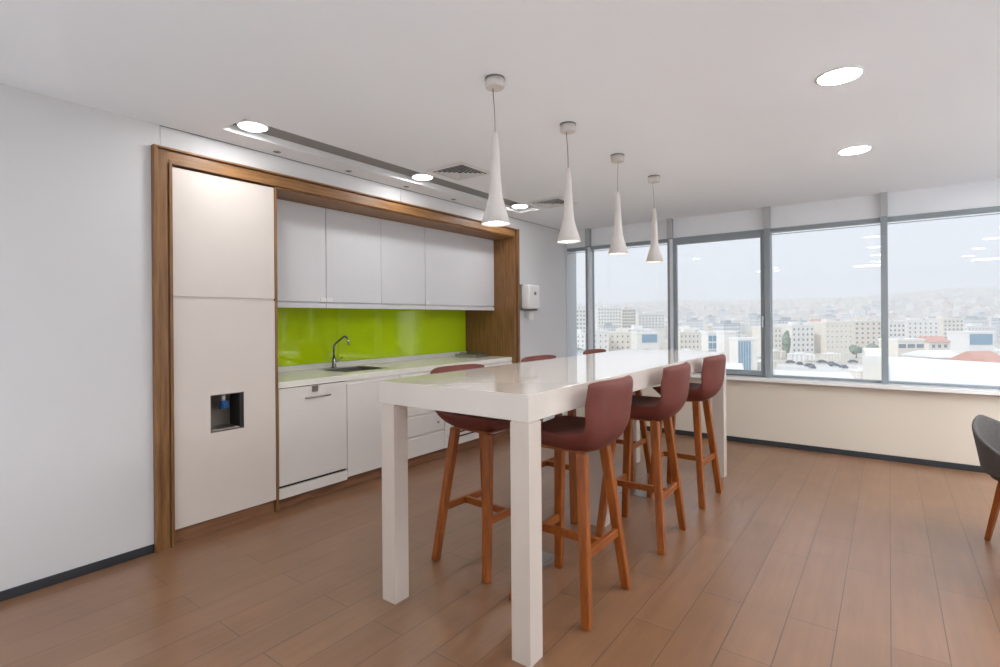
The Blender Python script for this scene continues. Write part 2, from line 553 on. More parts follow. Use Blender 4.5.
# ------------------------------------------------------------------ tall cabinet
XD = XL + .0
tall = thing('tall_cabinet', 'tall warm white cabinet at the left end, with water tap recess in its lower door', 'cabinet', (-4.0, 1.79, 0))
t = new_bm(); box(t, -4.5, XD - .026, 1.436, 1.50, .1, 2.462); box(t, -4.5, XD - .026, 1.5, 2.142, 1.2, 2.462)
box(t, -4.5, XD - .2, 1.5, 2.142, .1, 1.2); obj('carcass', t, 'lam', tall)
t = new_bm(); box(t, XD - .022, XD, 1.437, 2.141, 1.616, 2.456, .0015); obj('upper_door', t, 'lam', tall)
RY0, RY1, RZ0, RZ1 = 1.670, 1.901, .684, .943
t = new_bm()
box(t, XD - .022, XD, 1.437, RY0, .098, 1.600); box(t, XD - .022, XD, RY1, 2.141, .098, 1.600)
box(t, XD - .022, XD, RY0, RY1, .098, RZ0); box(t, XD - .022, XD, RY0, RY1, RZ1, 1.600)
dr = obj('lower_door', t, 'lam', tall)
t = new_bm(); box(t, XD - .03, XD - .012, 1.437, 2.141, 1.6, 1.616); obj('shadow_gap', t, 'lam', tall)
t = new_bm(); box(t, -4.55, XD + .004, 2.1425, 2.162, .0, 2.466, .001); obj('side_panel', t, 'oak', tall)
t = new_bm(); box(t, -4.4, XD - .03, 1.436, 2.142, .0, .095); obj('toe_kick', t, 'kick', tall)

wd = thing('water_dispenser', 'steel lined water dispenser recess set in the tall cabinet door', 'water dispenser', (XD - .1, 1.785, RZ0))
t = new_bm()
box(t, XD - .15, XD - .145, RY0 + .004, RY1 - .004, RZ0, RZ1)
obj('back_plate', t, 'dim_steel', wd)
t = new_bm()
box(t, XD - .145, XD - .002, RY0, RY0 + .004, RZ0, RZ1); box(t, XD - .145, XD - .002, RY0 + .004, RY1 - .012, RZ1 - .005, RZ1)
box(t, XD - .145, XD - .002, RY0 + .004, RY1 - .012, RZ0, RZ0 + .01)
obj('housing', t, 'dim_steel', wd)
t = new_bm(); box(t, XD - .145, XD - .002, RY1 - .03, RY1, RZ0, RZ1); obj('side_panel', t, 'dark', wd)
t = new_bm(); box(t, XD - .13, XD + .004, RY0 + .01, RY1 - .035, RZ0 + .01, RZ0 + .018, .002)
for k in range(7):
    box(t, XD - .12, XD - .01, RY0 + .03 + k * .022, RY0 + .038 + k * .022, RZ0 + .018, RZ0 + .021)
obj('drip_tray', t, 'steel', wd)
t = new_bm(); lathe(t, [(.012, RZ1 - .055), (.012, RZ1 - .006)], XD - .07, 1.79, 16); tp = obj('spout', t, 'white_plastic', wd)
t = new_bm(); box(t, XD - .095, XD - .04, 1.765, 1.815, RZ1 - .115, RZ1 - .055, .008); box(t, XD - .045, XD - .03, 1.772, 1.808, RZ1 - .105, RZ1 - .075, .004)
obj('blue_lever', t, 'blue', wd)

# ------------------------------------------------------------------ upper cabinets
XU = -4.0
UZ0, UZ1 = 1.612, 2.448
ups = [('single door white wall cabinet hung beside the tall cabinet', 2.164, 2.786, [2.164, 2.786]),
       ('double door white wall cabinet in the middle of the row above the sink', 2.790, 4.020, [2.790, 3.414, 4.020]),
       ('wide white wall cabinet hung against the right oak side panel', 4.024, 5.247, [4.024, 5.247])]
for lab, y0, y1, ds in ups:
    u = thing('wall_cabinet', lab, 'cabinet', (XU - .2, (y0 + y1) / 2, 1.56), 'white wall cabinets above the green backsplash')
    t = new_bm(); box(t, -4.48, XU - .022, y0, y1, 1.575, UZ1); obj('carcass', t, 'lam2', u)
    t = new_bm(); box(t, XU - .03, XU, y0, y1, 1.560, 1.600, .002); obj('light_valance', t, 'lam2', u)
    for a, c in zip(ds, ds[1:]):
        t = new_bm(); box(t, XU - .019, XU, a + .0015, c - .0015, UZ0, UZ1, .0015); obj('door', t, 'lam2', u)
    for yy in ([y1 - .03] if y0 < 2.5 else [y0 + .03] if y0 < 3 else [y0 + .03]):
        t = new_bm(); box(t, XU, XU + .006, yy - .03, yy + .03, 1.614, 1.65, .001); obj('latch', t, 'white_plastic', u)

# ------------------------------------------------------------------ backsplash
XS = -4.48
bs = thing('backsplash', 'lime green glass backsplash under the wall cabinets', 'backsplash', (XS, 3.7, 1.03))
ys = [2.164, 3.26, 4.30, 5.248]
for a, c in zip(ys, ys[1:]):
    t = new_bm(); box(t, XS - .008, XS, a + .001, c - .001, 1.032, 1.574, .0008); obj('glass_panel', t, 'green', bs)
t = new_bm(); box(t, -4.6, XS - .012, 2.16, 5.25, .0, 2.45); struct('wall_niche_back', t, 'wall')

# ------------------------------------------------------------------ worktop and sink
XC = -3.733
KX0, KX1, KY0, KY1 = -4.335, -3.935, 2.94, 3.425
wt = thing('worktop', 'white stone worktop with low upstand along the green wall', 'worktop', (-4.1, 3.7, .93))
t = new_bm()
box(t, XS, KX0, 2.164, 5.249, .932, .98); box(t, KX1, XC, 2.164, 5.249, .932, .98, .002)
box(t, KX0, KX1, 2.164, KY0, .932, .98); box(t, KX0, KX1, KY1, 5.249, .932, .98)
obj('slab', t, 'stone', wt)
t = new_bm(); box(t, XS + .0005, XS + .018, 2.164, 5.249, .98, 1.03, .001); obj('upstand', t, 'stone', wt)
sk = thing('kitchen_sink', 'square stainless steel sink let into the white worktop', 'sink', (-4.13, 3.18, .8))
t = new_bm()
w_ = .004
box(t, KX0, KX0 + w_, KY0, KY1, .78, .978); box(t, KX1 - w_, KX1, KY0, KY1, .78, .978)
box(t, KX0, KX1, KY0, KY0 + w_, .78, .978); box(t, KX0, KX1, KY1 - w_, KY1, .78, .978); box(t, KX0, KX1, KY0, KY1, .776, .78)
obj('basin', t, 'steel', sk)
t = new_bm()
r_ = .012
box(t, KX0 - r_, KX0 + .002, KY0 - r_, KY1 + r_, .9802, .9825); box(t, KX1 - .002, KX1 + r_, KY0 - r_, KY1 + r_, .9802, .9825)
box(t, KX0 + .002, KX1 - .002, KY0 - r_, KY0 + .002, .9802, .9825); box(t, KX0 + .002, KX1 - .002, KY1 - .002, KY1 + r_, .9802, .9825)
obj('rim', t, 'steel', sk)
t = new_bm(); lathe(t, [(.035, .7805), (.04, .783), (.02, .782)], -4.13, 3.18, 20); obj('drain', t, 'chrome', sk)

fx, fy = -4.375, 3.13
fc = thing('kitchen_tap', 'chrome bent spout tap at the back of the sink', 'tap', (fx, fy, .98))
t = new_bm(); lathe(t, [(.027, .9802), (.027, .99), (.021, 1.0), (.021, 1.075), (.016, 1.085)], fx, fy, 20); obj('tap_body', t, 'chrome', fc)
t = new_bm()
dx, dy = .74, .30
pts = [(0, 1.08), (0, 1.14), (0, 1.19), (.012, 1.215), (.06, 1.245), (.12, 1.28), (.15, 1.292), (.175, 1.288), (.192, 1.268), (.2, 1.24), (.204, 1.215)]
tube(t, [(fx + p * dx, fy + p * dy, z) for p, z in pts], .0105, 10); obj('spout', t, 'chrome', fc)
t = new_bm(); lathe(t, [(.011, 1.205), (.011, 1.222)], fx + .204 * dx, fy + .204 * dy, 12); obj('aerator', t, 'chrome', fc)
t = new_bm(); tube(t, [(fx, fy + .018, 1.04), (fx + .01, fy + .05, 1.055), (fx + .02, fy + .085, 1.085)], [.009, .007, .006], 8); obj('tap_lever', t, 'chrome', fc)

tr = thing('dish_rack', 'small steel dish tray lying on the far end of the worktop', 'tray', (-4.2, 5.0, .98))
t = new_bm()
tx0, tx1, ty0, ty1 = -4.34, -4.0, 4.88, 5.12
box(t, tx0, tx1, ty0, ty1, .981, .984)
for a in ((tx0, tx0 + .006, ty0, ty1), (tx1 - .006, tx1, ty0, ty1), (tx0, tx1, ty0, ty0 + .006), (tx0, tx1, ty1 - .006, ty1)):
    box(t, *a, .984, 1.018, .001)
obj('tray', t, 'steel', tr)
for s in (ty0 + .05, ty1 - .05):
    t = new_bm(); tube(t, [(tx0 + .03, s, .99), (tx0 + .04, s, 1.034), (tx1 - .04, s, 1.034), (tx1 - .03, s, .99)], .004, 8); obj('wire_rail', t, 'chrome', tr)

# ------------------------------------------------------------------ base units
dw = thing('dishwasher', 'built-in dishwasher behind a white front with steel bar handle', 'dishwasher', (-4.0, 2.48, .1))
t = new_bm(); box(t, -4.4, XD - .024, 2.166, 2.785, .1, .925); obj('body', t, 'dark', dw)
t = new_bm(); box(t, XD - .022, XD, 2.168, 2.786, .187, .926, .0015); fr = obj('front_panel', t, 'lam_base', dw)
t = new_bm(); box(t, XD - .022, XD + .002, 2.166, 2.787, .088, .166, .0015); obj('plinth_panel', t, 'lam_base', dw)
t = new_bm()
tube(t, [(XD + .03, 2.375, .838), (XD + .03, 2.605, .838)], .007, 10)
for s in (2.40, 2.58): tube(t, [(XD, s, .838), (XD + .03, s, .838)], .005, 8)
obj('handle', t, 'steel', dw)
t = new_bm(); box(t, XD + .0003, XD + .003, 2.452, 2.508, .876, .924, .0008); obj('steel_badge', t, 'steel', dw)

def base_unit(label, y0, y1, fronts, kind):
    u = thing('base_cabinet', label, 'cabinet', (-4.0, (y0 + y1) / 2, .1), 'white base cabinets under the worktop')
    t = new_bm()
    if y0 < 3:
        box(t, -4.4, XD - .024, y0 + .001, y1 - .001, .1, .76); box(t, XD - .05, XD - .024, y0 + .001, y1 - .001, .76, .93)
    else:
        box(t, -4.4, XD - .024, y0 + .001, y1 - .001, .1, .928)
    obj('carcass', t, 'lam_base', u)
    for z0, z1 in fronts:
        t = new_bm()
        box(t, XD - .022, XD, y0 + .002, y1 - .002, z0 + .002, z1 - .022, .0015)
        box(t, XD - .022, XD - .010, y0 + .002, y1 - .002, z1 - .022, z1 - .003)
        d = obj('drawer' if kind == 'drawer' else 'door', t, 'lam_base', u)
        if kind == 'drawer' and abs(z0 - .31) < .02:
            q = new_bm(); tube(q, [(XD, y1 - .10, .397), (XD + .012, y1 - .10, .397)], .012, 16); obj('lock', q, 'steel', d)
    return u
base_unit('plain white base cabinet door right of the dishwasher', 2.79, 3.40, [(.105, .925)], 'door')
base_unit('white drawer base cabinet with four stacked drawers and small round lock', 3.404, 4.010, [(.105, .308), (.308, .512), (.512, .716), (.716, .925)], 'drawer')
gu = base_unit('white base cabinet with three dark ventilation slots low in its front', 4.014, 4.63, [(.105, .925)], 'door')
for z in (.192, .238, .284):
    t = new_bm(); box(t, XD - .002, XD + .0012, 4.085, 4.55, z - .008, z + .008); obj('vent_slot', t, 'dark', gu)
base_unit('white base cabinet at the far end, against the right oak panel', 4.634, 5.247, [(.105, .925)], 'door')
t = new_bm(); box(t, -4.4, XD - .06, 2.163, 5.249, .0, .087); kb = obj('toe_kick', t, 'kick')
tag(kb, 'brown recessed kick board under the white base cabinets', 'kick board')

# ------------------------------------------------------------------ hand towel dispenser
hd = thing('towel_dispenser', 'white wall mounted paper towel dispenser right of the oak frame', 'towel dispenser', (XL, 5.53, 1.55))
t = new_bm(); box(t, XL, XL + .02, 5.395, 5.66, 1.565, 1.885, .004); obj('back_plate', t, 'grey_plastic', hd)
t = new_bm(); box(t, XL + .02, XL + .155, 5.40, 5.655, 1.57, 1.88, .03, 4); obj('cover', t, 'white_plastic', hd, smooth=True)
t = new_bm(); box(t, XL + .05, XL + .15, 5.47, 5.585, 1.556, 1.572, .003); obj('outlet', t, 'dark', hd)
t = new_bm(); box(t, XL + .156, XL + .158, 5.50, 5.55, 1.75, 1.79, .0008); obj('badge', t, 'grey_plastic', hd)
t = new_bm()
prism(t, [(XL + .094, 5.49), (XL + .096, 5.49), (XL + .106, 5.57), (XL + .104, 5.57)], 1.44, 1.556)
tag(obj('paper_towel', t, 'white_plastic', origin=(XL + .1, 5.53, 1.5)), 'white paper towel tip hanging from the wall dispenser', 'paper towel')

# ------------------------------------------------------------------ bar table
TX0, TX1, TY0, TY1, TZ0, TZ1 = -2.138, -1.198, 1.80, 5.07, 1.019, 1.134
tb = thing('bar_table', 'long white glossy bar height table on square legs', 'table', ((TX0 + TX1) / 2, (TY0 + TY1) / 2, 0))
t = new_bm(); box(t, TX0, TX1, TY0, TY1, TZ0, TZ1, .0015); obj('tabletop', t, 'lacquer', tb)
L = .096
legs = [(TX0 + .02, TY0), (TX1 - L, TY0), (TX0 + .02, TY1 - L), (TX1 - L, TY1 - L), (-1.72, 3.31)]
for x, y in legs:
    w = L if x != -1.72 else .135
    t = new_bm(); box(t, x, x + w, y + .0005, y + L, 0.0, TZ0 - .006, .0015); box(t, x + .004, x + w - .004, y + .004, y + L - .004, TZ0 - .006, TZ0)
    obj('leg', t, 'lacquer_leg_shade', tb)

# ------------------------------------------------------------------ bar stools
def shell_mesh():
    """one upholstered shell: seat pad curving up into the low back. +x is the front"""
    prof = [  # x, z, half width, thickness
        (.205, .868, .155, .045), (.200, .884, .185, .07), (.17, .898, .205, .095), (.09, .902, .222, .112), (-.02, .898, .232, .116),
        (-.11, .898, .238, .116), (-.180, .908, .240, .105), (-.218, .935, .242, .072), (-.238, .98, .243, .058), (-.252, 1.04, .243, .05),
        (-.262, 1.09, .242, .046), (-.268, 1.128, .242, .042), (-.271, 1.148, .240, .034), (-.271, 1.155, .235, .012)]
    bm = bmesh.new()
    NU = 12
    def frame(i):
        p = prof[i]; a = prof[max(i - 1, 0)]; c = prof[min(i + 1, len(prof) - 1)]
        d = Vector((c[0] - a[0], 0, c[1] - a[1])).normalized()
        return Vector((d.z, 0, -d.x))              # towards the sitter's outside (below / behind): flip sign
    top, bot = [], []
    for i, (x, z, hw, th) in enumerate(prof):
        n = frame(i)
        rowt, rowb = [], []
        for k in range(NU + 1):
            u = -1 + 2 * k / NU
            y = hw * u
            back = max(0.0, min(1.0, (z - .91) / .1))
            wrap = .050 * back * abs(u) ** 2.6      # the back curls forward at its sides
            dish = -.010 * (1 - u * u) * (1 - back)
            crown = -.012 * abs(u) ** 6 if i >= 10 else 0
            rowt.append(bm.verts.new((x + wrap, y, z + dish + crown)))
            e = 1 - .55 * abs(u) ** 3
            off = -n * th * e
            rowb.append(bm.verts.new((x + wrap + off.x, y * (1 - .10 * (1 - back)), z + dish + crown + off.z)))
        top.append(rowt); bot.append(rowb)
    for i in range(len(prof) - 1):
        for k in range(NU):
            bm.faces.new((top[i][k], top[i][k + 1], top[i + 1][k + 1], top[i + 1][k]))
            bm.faces.new((bot[i][k], bot[i + 1][k], bot[i + 1][k + 1], bot[i][k + 1]))
    for i in range(len(prof) - 1):
        bm.faces.new((top[i][0], top[i + 1][0], bot[i + 1][0], bot[i][0]))
        bm.faces.new((top[i][NU], bot[i][NU], bot[i + 1][NU], top[i + 1][NU]))
    for k in range(NU):
        bm.faces.new((top[0][k], bot[0][k], bot[0][k + 1], top[0][k + 1]))
        bm.faces.new((top[-1][k], top[-1][k + 1], bot[-1][k + 1], bot[-1][k]))
    return bm

def make_stool():
    s = thing('bar_stool', '', 'stool', (0, 0, 0), 'terracotta bar stools around the white table')
    sh = obj('seat_shell', shell_mesh(), 'leather', s, smooth=True)
    md = sh.modifiers.new('round', 'SUBSURF'); md.levels = 1; md.render_levels = 2
    t = new_bm(); box(t, -.14, .14, -.14, .14, .788, .802, .004); obj('seat_frame', t, 'stool_wood_h', s)
    for sx in (-1, 1):
        for sy in (-1, 1):
            t = new_bm()
            beam(t, (sx * .135, sy * .125, .79), (sx * .208, sy * .228, .0), .052, .044, .046, .040, .006)
            obj('leg', t, 'stool_wood', s)
    zz = .315
    k = 1 - zz / .79
    lx, ly = .135 + (.208 - .135) * k, .125 + (.228 - .125) * k
    for sx in (-1, 1):
        t = new_bm(); beam(t, (sx * lx, -ly, zz), (sx * lx, ly, zz), .026, .026, .042, .042, .004); obj('side_rail', t, 'stool_wood_h', s)
    t = new_bm(); beam(t, (-lx, 0, zz), (lx, 0, zz), .026, .026, .040, .040, .004); obj('cross_rail', t, 'stool_wood_h', s)
    return s
stool = make_stool()
spots = [(-1.345, 2.413, PI, 'terracotta bar stool nearest the camera on the right side of the table'),
         (-1.338, 3.372, PI, 'middle terracotta bar stool on the right side of the table'),
         (-1.345, 4.315, PI, 'far terracotta bar stool on the right side, nearest the window sill'),
         (-1.975, 2.495, 0, 'terracotta bar stool tucked under the near kitchen-side end of the table'),
         (-1.995, 3.50, 0, 'middle terracotta bar stool on the kitchen side of the table'),
         (-1.995, 4.50, 0, 'far kitchen-side terracotta bar stool, its back edge against the window')]
for i, (x, y, a, lab) in enumerate(spots):
    o = stool if i == 0 else copy_tree(stool)
    o.location = (x, y, 0.0)
    o.rotation_euler = (0, 0, a + (0.0, .03, -.02, -.075, -.03, .03)[i])
    o['label'] = lab

# floor service boxes under the table
for x0, x1, y0, y1, lab in [(-1.80, -1.62, 2.56, 2.76, 'steel floor socket cover under the near half of the bar table'),
                            (-1.80, -1.56, 4.05, 4.29, 'steel floor socket cover under the far half of the bar table')]:
    f = thing('floor_socket', lab, 'floor socket', ((x0 + x1) / 2, (y0 + y1) / 2, 0), 'floor sockets under the table')
    t = new_bm(); box(t, x0, x1, y0, y1, .0, .004, .001); obj('frame', t, 'grey_plastic', f)
    t = new_bm(); box(t, x0 + .012, x1 - .012, y0 + .012, y1 - .012, .004, .007, .001); obj('lid', t, 'steel', f)

# ------------------------------------------------------------------ pendants
def make_pendant():
    p = thing('pendant_lamp', '', 'pendant lamp', (0, 0, ZC), 'pendant lamps above the bar table')
    t = new_bm(); lathe(t, [(.046, ZC - .052), (.049, ZC - .048), (.049, ZC - .008)], 0, 0, 32); cp = obj('ceiling_rose', t, 'lamp_white', p)
    t = new_bm(); lathe(t, [(.052, ZC - .0085), (.052, ZC - .0005)], 0, 0, 32); obj('mounting_ring', t, 'grey_plastic', cp)
    t = new_bm()
    tube(t, [(-.012, 0, ZC - .05), (-.011, 0, ZC - .08), (-.004, 0, ZC - .15), (-.001, 0, ZC - .22), (0, 0, 2.405)], .0028, 8); obj('cord', t, 'cord', p)
    t = new_bm()
    prof = [(.010, 2.420), (.0150, 2.414), (.021, 2.34), (.027, 2.22), (.033, 2.12), (.037, 2.085), (.043, 2.062), (.077, 1.945),
            (.075, 1.944), (.041, 2.06), (.033, 2.08), (.025, 2.095)]
    lathe(t, prof, 0, 0, 40, cap0=True, cap1=True); obj('lamp_shade', t, 'lamp_white', p)
    t = new_bm(); lathe(t, [(.067, 1.966), (.066, 1.969)], 0, 0, 28); obj('diffuser', t, 'glow_pend', p)
    return p
pend = make_pendant()
plab = ['white trumpet shaped pendant nearest the camera, hanging largest in view', 'second white trumpet shaped pendant from the camera above the bar table',
        'third white trumpet shaped pendant from the camera above the bar table', 'white trumpet shaped pendant farthest from the camera, nearest the windows']
for i, (x, y) in enumerate([(-1.637, 2.166), (-1.651, 2.964), (-1.664, 3.761), (-1.659, 4.525)]):
    o = pend if i == 0 else copy_tree(pend)
    o.location = (x, y, ZC)
    o.rotation_euler = (0, 0, (0, 1.1, 2.2, .6)[i])
    o['label'] = plab[i]

# ------------------------------------------------------------------ ceiling lamps
def make_down(zface, r=.092):
    d = thing('ceiling_downlight', '', 'ceiling light', (0, 0, 0))
    t = new_bm(); lathe(t, [(r, zface), (r + .012, zface + .003), (r + .012, zface + .016)], 0, 0, 40, cap0=False); obj('trim_ring', t, 'slot_side', d)
    t = new_bm(); lathe(t, [(.004, zface - .010), (r * .5, zface - .008), (r * .85, zface - .003), (r - .001, zface + .002), (r - .001, zface + .004)], 0, 0, 40); obj('diffuser', t, 'glow', d)
    return d
flush = make_down(ZC - .008, .098)
grid = []
for x in (-.197, 1.35):
    for y in (-1.3, .2, 1.73, 3.238, 4.749):
        grid.append((x, y))
for x in (-2.3,):
    for y in (-1.4,):
        grid.append((x, y))
grid.sort(key=lambda p: 0 if p == (-.197, 3.238) else 1)
for i, (x, y) in enumerate(grid):
    o = flush if i == 0 else copy_tree(flush)
    o.location = (x, y, 0)
    if (x, y) == (-.197, 3.238): o['label'] = 'larger bright round ceiling light in the upper right of the photo'; o['group'] = 'flush round ceiling lights'
    elif (x, y) == (-.197, 4.749): o['label'] = 'round ceiling light second from the camera, nearer the windows'; o['group'] = 'flush round ceiling lights'
    else: o['label'] = 'flush round ceiling light outside the photo, behind or beside the camera'; o['group'] = 'ceiling lights outside the photo'
panel = thing('added_fill_panel', '', 'ceiling light', (0, 0, 0), 'ceiling lights outside the photo')  # unseen fill panels, added to brighten the ceiling in view
t = new_bm(); box(t, -.31, .31, -.31, .31, ZC - .012, ZC - .001, .002); obj('frame', t, 'slot_side', panel)
t = new_bm(); box(t, -.285, .285, -.285, .285, ZC - .0145, ZC - .012); obj('diffuser', t, 'glow_fill', panel)
first_p = True
for x in (-2.6, -.4, 1.8):
    for y in (-2.4,):
        o = panel if first_p else copy_tree(panel)
        first_p = False
        o.location = (x, y, 0); o['label'] = 'added square fill light panel on the unseen ceiling behind the camera'
for x, y in [(2.2, 3.8), (2.2, 5.4), (3.7, 2.2), (3.7, 3.8), (3.7, 5.4), (2.95, 4.6), (2.95, 5.7), (2.2, 4.6), (2.2, 6.0)]:
    o = copy_tree(panel); o.location = (x, y, 0); o['label'] = 'added square fill light panel on the unseen ceiling right of the camera'
sl = make_down(ZC + .012, .085)
for i, (y, lab) in enumerate([(1.772, 'round spotlight at the near end of the ceiling slot, above the tall cabinet'),
                              (3.32, 'round spotlight in the middle of the ceiling slot'),
                              (4.85, 'round spotlight at the far end of the ceiling slot')]):
    o = sl if i == 0 else copy_tree(sl)
    o.location = (-3.325, y, 0)
    o['label'] = lab
    o['group'] = 'spotlights in the ceiling slot'

sm = ['first', 'second', 'third', 'fourth']
for i, y in enumerate((2.12, 2.76, 3.415, 4.08)):
    f = thing('cabinet_spotlight', '%s tiny grey spotlight from the near end, in the ceiling strip above the oak frame' % sm[i], 'spotlight', (-3.635, y, ZC), 'tiny spotlights above the oak frame')
    t = new_bm(); lathe(t, [(.020, ZC - .004), (.028, ZC - .002), (.028, ZC - .0002)], -3.635, y, 20); obj('rim', t, 'steel', f)
    t = new_bm(); lathe(t, [(.014, ZC - .0055), (.017, ZC - .004)], -3.635, y, 16); obj('lens', t, 'grey_plastic', f)

# air vents
def vent(cx, cy, lab):
    v = thing('ceiling_vent', lab, 'air vent', (cx, cy, ZC), 'square ceiling air vents')
    t = new_bm(); box(t, cx - .19, cx + .19, cy - .19, cy + .19, ZC - .004, ZC - .001); obj('backing', t, 'dark', v)
    def ring(h0, h1, z0, z1, th=.002):
        q = new_bm()
        o = [[q.verts.new((cx + sx * h, cy + sy * h, z)) for sx, sy in ((-1, -1), (1, -1), (1, 1), (-1, 1))] for h, z in ((h0, z0), (h1, z1), (h1, z1 - th), (h0, z0 - th))]
        for a in range(4):
            A, B = o[a], o[(a + 1) % 4]
            for i in range(4):
                q.faces.new((A[i], A[(i + 1) % 4], B[(i + 1) % 4], B[i]))
        return q
    obj('frame', ring(.205, .165, ZC - .004, ZC - .010), 'white_plastic', v)
    for k in range(5):
        h = .150 - k * .029
        obj('louvre', ring(h, h - .012, ZC - .012, ZC - .007, .003), 'white_plastic', v)
vent(-2.905, 3.345, 'square ceiling air vent nearer the camera, beside the ceiling slot')
vent(-2.90, 4.865, 'square ceiling air vent farther off, behind the second pendant')

# ------------------------------------------------------------------ grey tub chairs at the right edge
def make_chair():
    c = thing('dining_chair', '', 'chair', (0, 0, 0), 'grey tub chairs at the right edge')
    bm = bmesh.new()
    N, K = 26, 7
    rows = []
    for j in range(K + 1):
        v = j / K
        row = []
        for i in range(N + 1):
            a = math.radians(-128 + 256 * i / N)          # 0 = straight back (-x)
            e = abs(a) / math.radians(128)
            ztop = .79 - .30 * e ** 1.2
            z = .44 + (ztop - .44) * v
            R_ = .225 + .05 * v
            row.append(bm.verts.new((-R_ * math.cos(a) * 1.0, R_ * math.sin(a) * 1.0, z)))
        rows.append(row)
    for j in range(K):
        for i in range(N):
            bm.faces.new((rows[j][i], rows[j][i + 1], rows[j + 1][i + 1], rows[j + 1][i]))
    sh = obj('back_shell', bm, 'fabric', c, smooth=True)
    md = sh.modifiers.new('thick', 'SOLIDIFY'); md.thickness = .024; md.offset = 0
    md = sh.modifiers.new('round', 'SUBSURF'); md.levels = 1; md.render_levels = 2
    t = new_bm(); lathe(t, [(.16, .395), (.20, .41), (.215, .44), (.215, .465), (.19, .485), (.10, .49)], 0.01, 0, 36); obj('seat', t, 'fabric', c)
    for sx in (-1, 1):
        for sy in (-1, 1):
            t = new_bm(); beam(t, (sx * .10, sy * .10, .40), (sx * .17, sy * .13, 0), .036, .026, .036, .026, .005); obj('leg', t, 'stool_wood', c)
    return c
ch = make_chair()
for i, (x, y, a, lab) in enumerate([(.715, 4.575, -.6, 'grey tub chair farther from the camera at the right edge'),
                                    (.775, 3.95, -.50, 'grey tub chair nearer the camera, cut off by the right edge')]):
    o = ch if i == 0 else copy_tree(ch)
    o.location = (x, y, 0)
    o.rotation_euler = (0, 0, a)
    o['label'] = lab


# ------------------------------------------------------------------ the town outside
GZ = -22.0
def P(px, D):
    v = fw * D + rt0 * ((px - 500) / 521.02 * D)
    return v.x, v.y
def Z(px, y, D):
    return EYE + (319.1 - (px - 500) * .0078 - y) * D / 521.02
def sst(a, b_, t):
    t = max(0.0, min(1.0, (t - a) / (b_ - a)))
    return t * t * (3 - 2 * t)
def terrain(x, y):
    d = math.hypot(x, y)
    az = math.atan2(x, y)
    rise = 118 * sst(600, 3300, d) * (.90 + .10 * math.sin(az * 5 + .9) + .05 * math.sin(az * 13) + .03 * math.sin(az * 31 + d * .002))
    return GZ + rise + 3 * math.sin(x * .006) * math.sin(y * .005) * sst(300, 900, d)

M['ground'] = paint('dusty_ground', (198, 190, 174), 0.9, var=0.15, scale=.02)
M['pave'] = paint('pale_concrete', (214, 210, 202), 0.9, var=0.08, scale=.08)
M['roof_white'] = paint('white_roof', (232, 230, 226), 0.8, var=0.03, scale=.2)
M['roof_red'] = paint('red_tile_roof', (206, 158, 142), 0.8, var=0.08, scale=.6)
M['roof_grey'] = paint('grey_roof', (176, 178, 180), 0.8, var=0.05, scale=.2)
M['cream'] = paint('cream_render', (230, 222, 208), 0.85, var=0.04, scale=.15)
M['stone_w'] = paint('white_stone_facade', (232, 228, 220), 0.85, var=0.03, scale=.15)
M['tan'] = paint('tan_stone_facade', (222, 211, 194), 0.85, var=0.04, scale=.15)
M['win_dark'] = paint('dark_window', (128, 138, 146), 0.2)
M['blue_glass'] = paint('blue_curtain_glass', (128, 158, 178), 0.12, var=.05, scale=.3)
M['leaf'] = paint('dusty_foliage', (124, 138, 118), 0.9, var=0.3, scale=.8)
M['trunk'] = paint('tree_bark', (92, 76, 60), 0.9)
M['car_white'] = paint('white_car_paint', (226, 226, 228), 0.25)
M['car_dark'] = paint('dark_car_paint', (96, 104, 112), 0.25)
M['fac_a'] = facade_mat('white_block_facade', (236, 233, 228), (158, 166, 172), 3.4, 3.2, .36, .42)
M['fac_b'] = facade_mat('cream_block_facade', (230, 222, 208), (152, 155, 158), 3.8, 3.2, .34, .40)
M['fac_c'] = facade_mat('grey_block_facade', (222, 221, 220), (150, 164, 176), 2.8, 3.2, .55, .45)
M['fac_d'] = facade_mat('tan_block_facade', (222, 211, 196), (150, 148, 146), 4.2, 3.2, .30, .40)

# ground, as a fan of terrain in front of and around the building
t = new_bm()
RS = [14, 60, 140, 260, 400, 550, 700, 900, 1100, 1350, 1600, 1900, 2200, 2500, 2800, 3100, 3400, 3700, 4300, 5200]
AZ = [math.radians(a) for a in range(-110, 111, 3)]
g = [[t.verts.new((r * math.sin(a), r * math.cos(a), terrain(r * math.sin(a), r * math.cos(a)))) for a in AZ] for r in RS]
for i in range(len(RS) - 1):
    for k in range(len(AZ) - 1):
        f = t.faces.new((g[i][k], g[i + 1][k], g[i + 1][k + 1], g[i][k + 1])); f.smooth = True
tr_ = obj('ground', t, 'ground'); tr_['kind'] = 'structure'

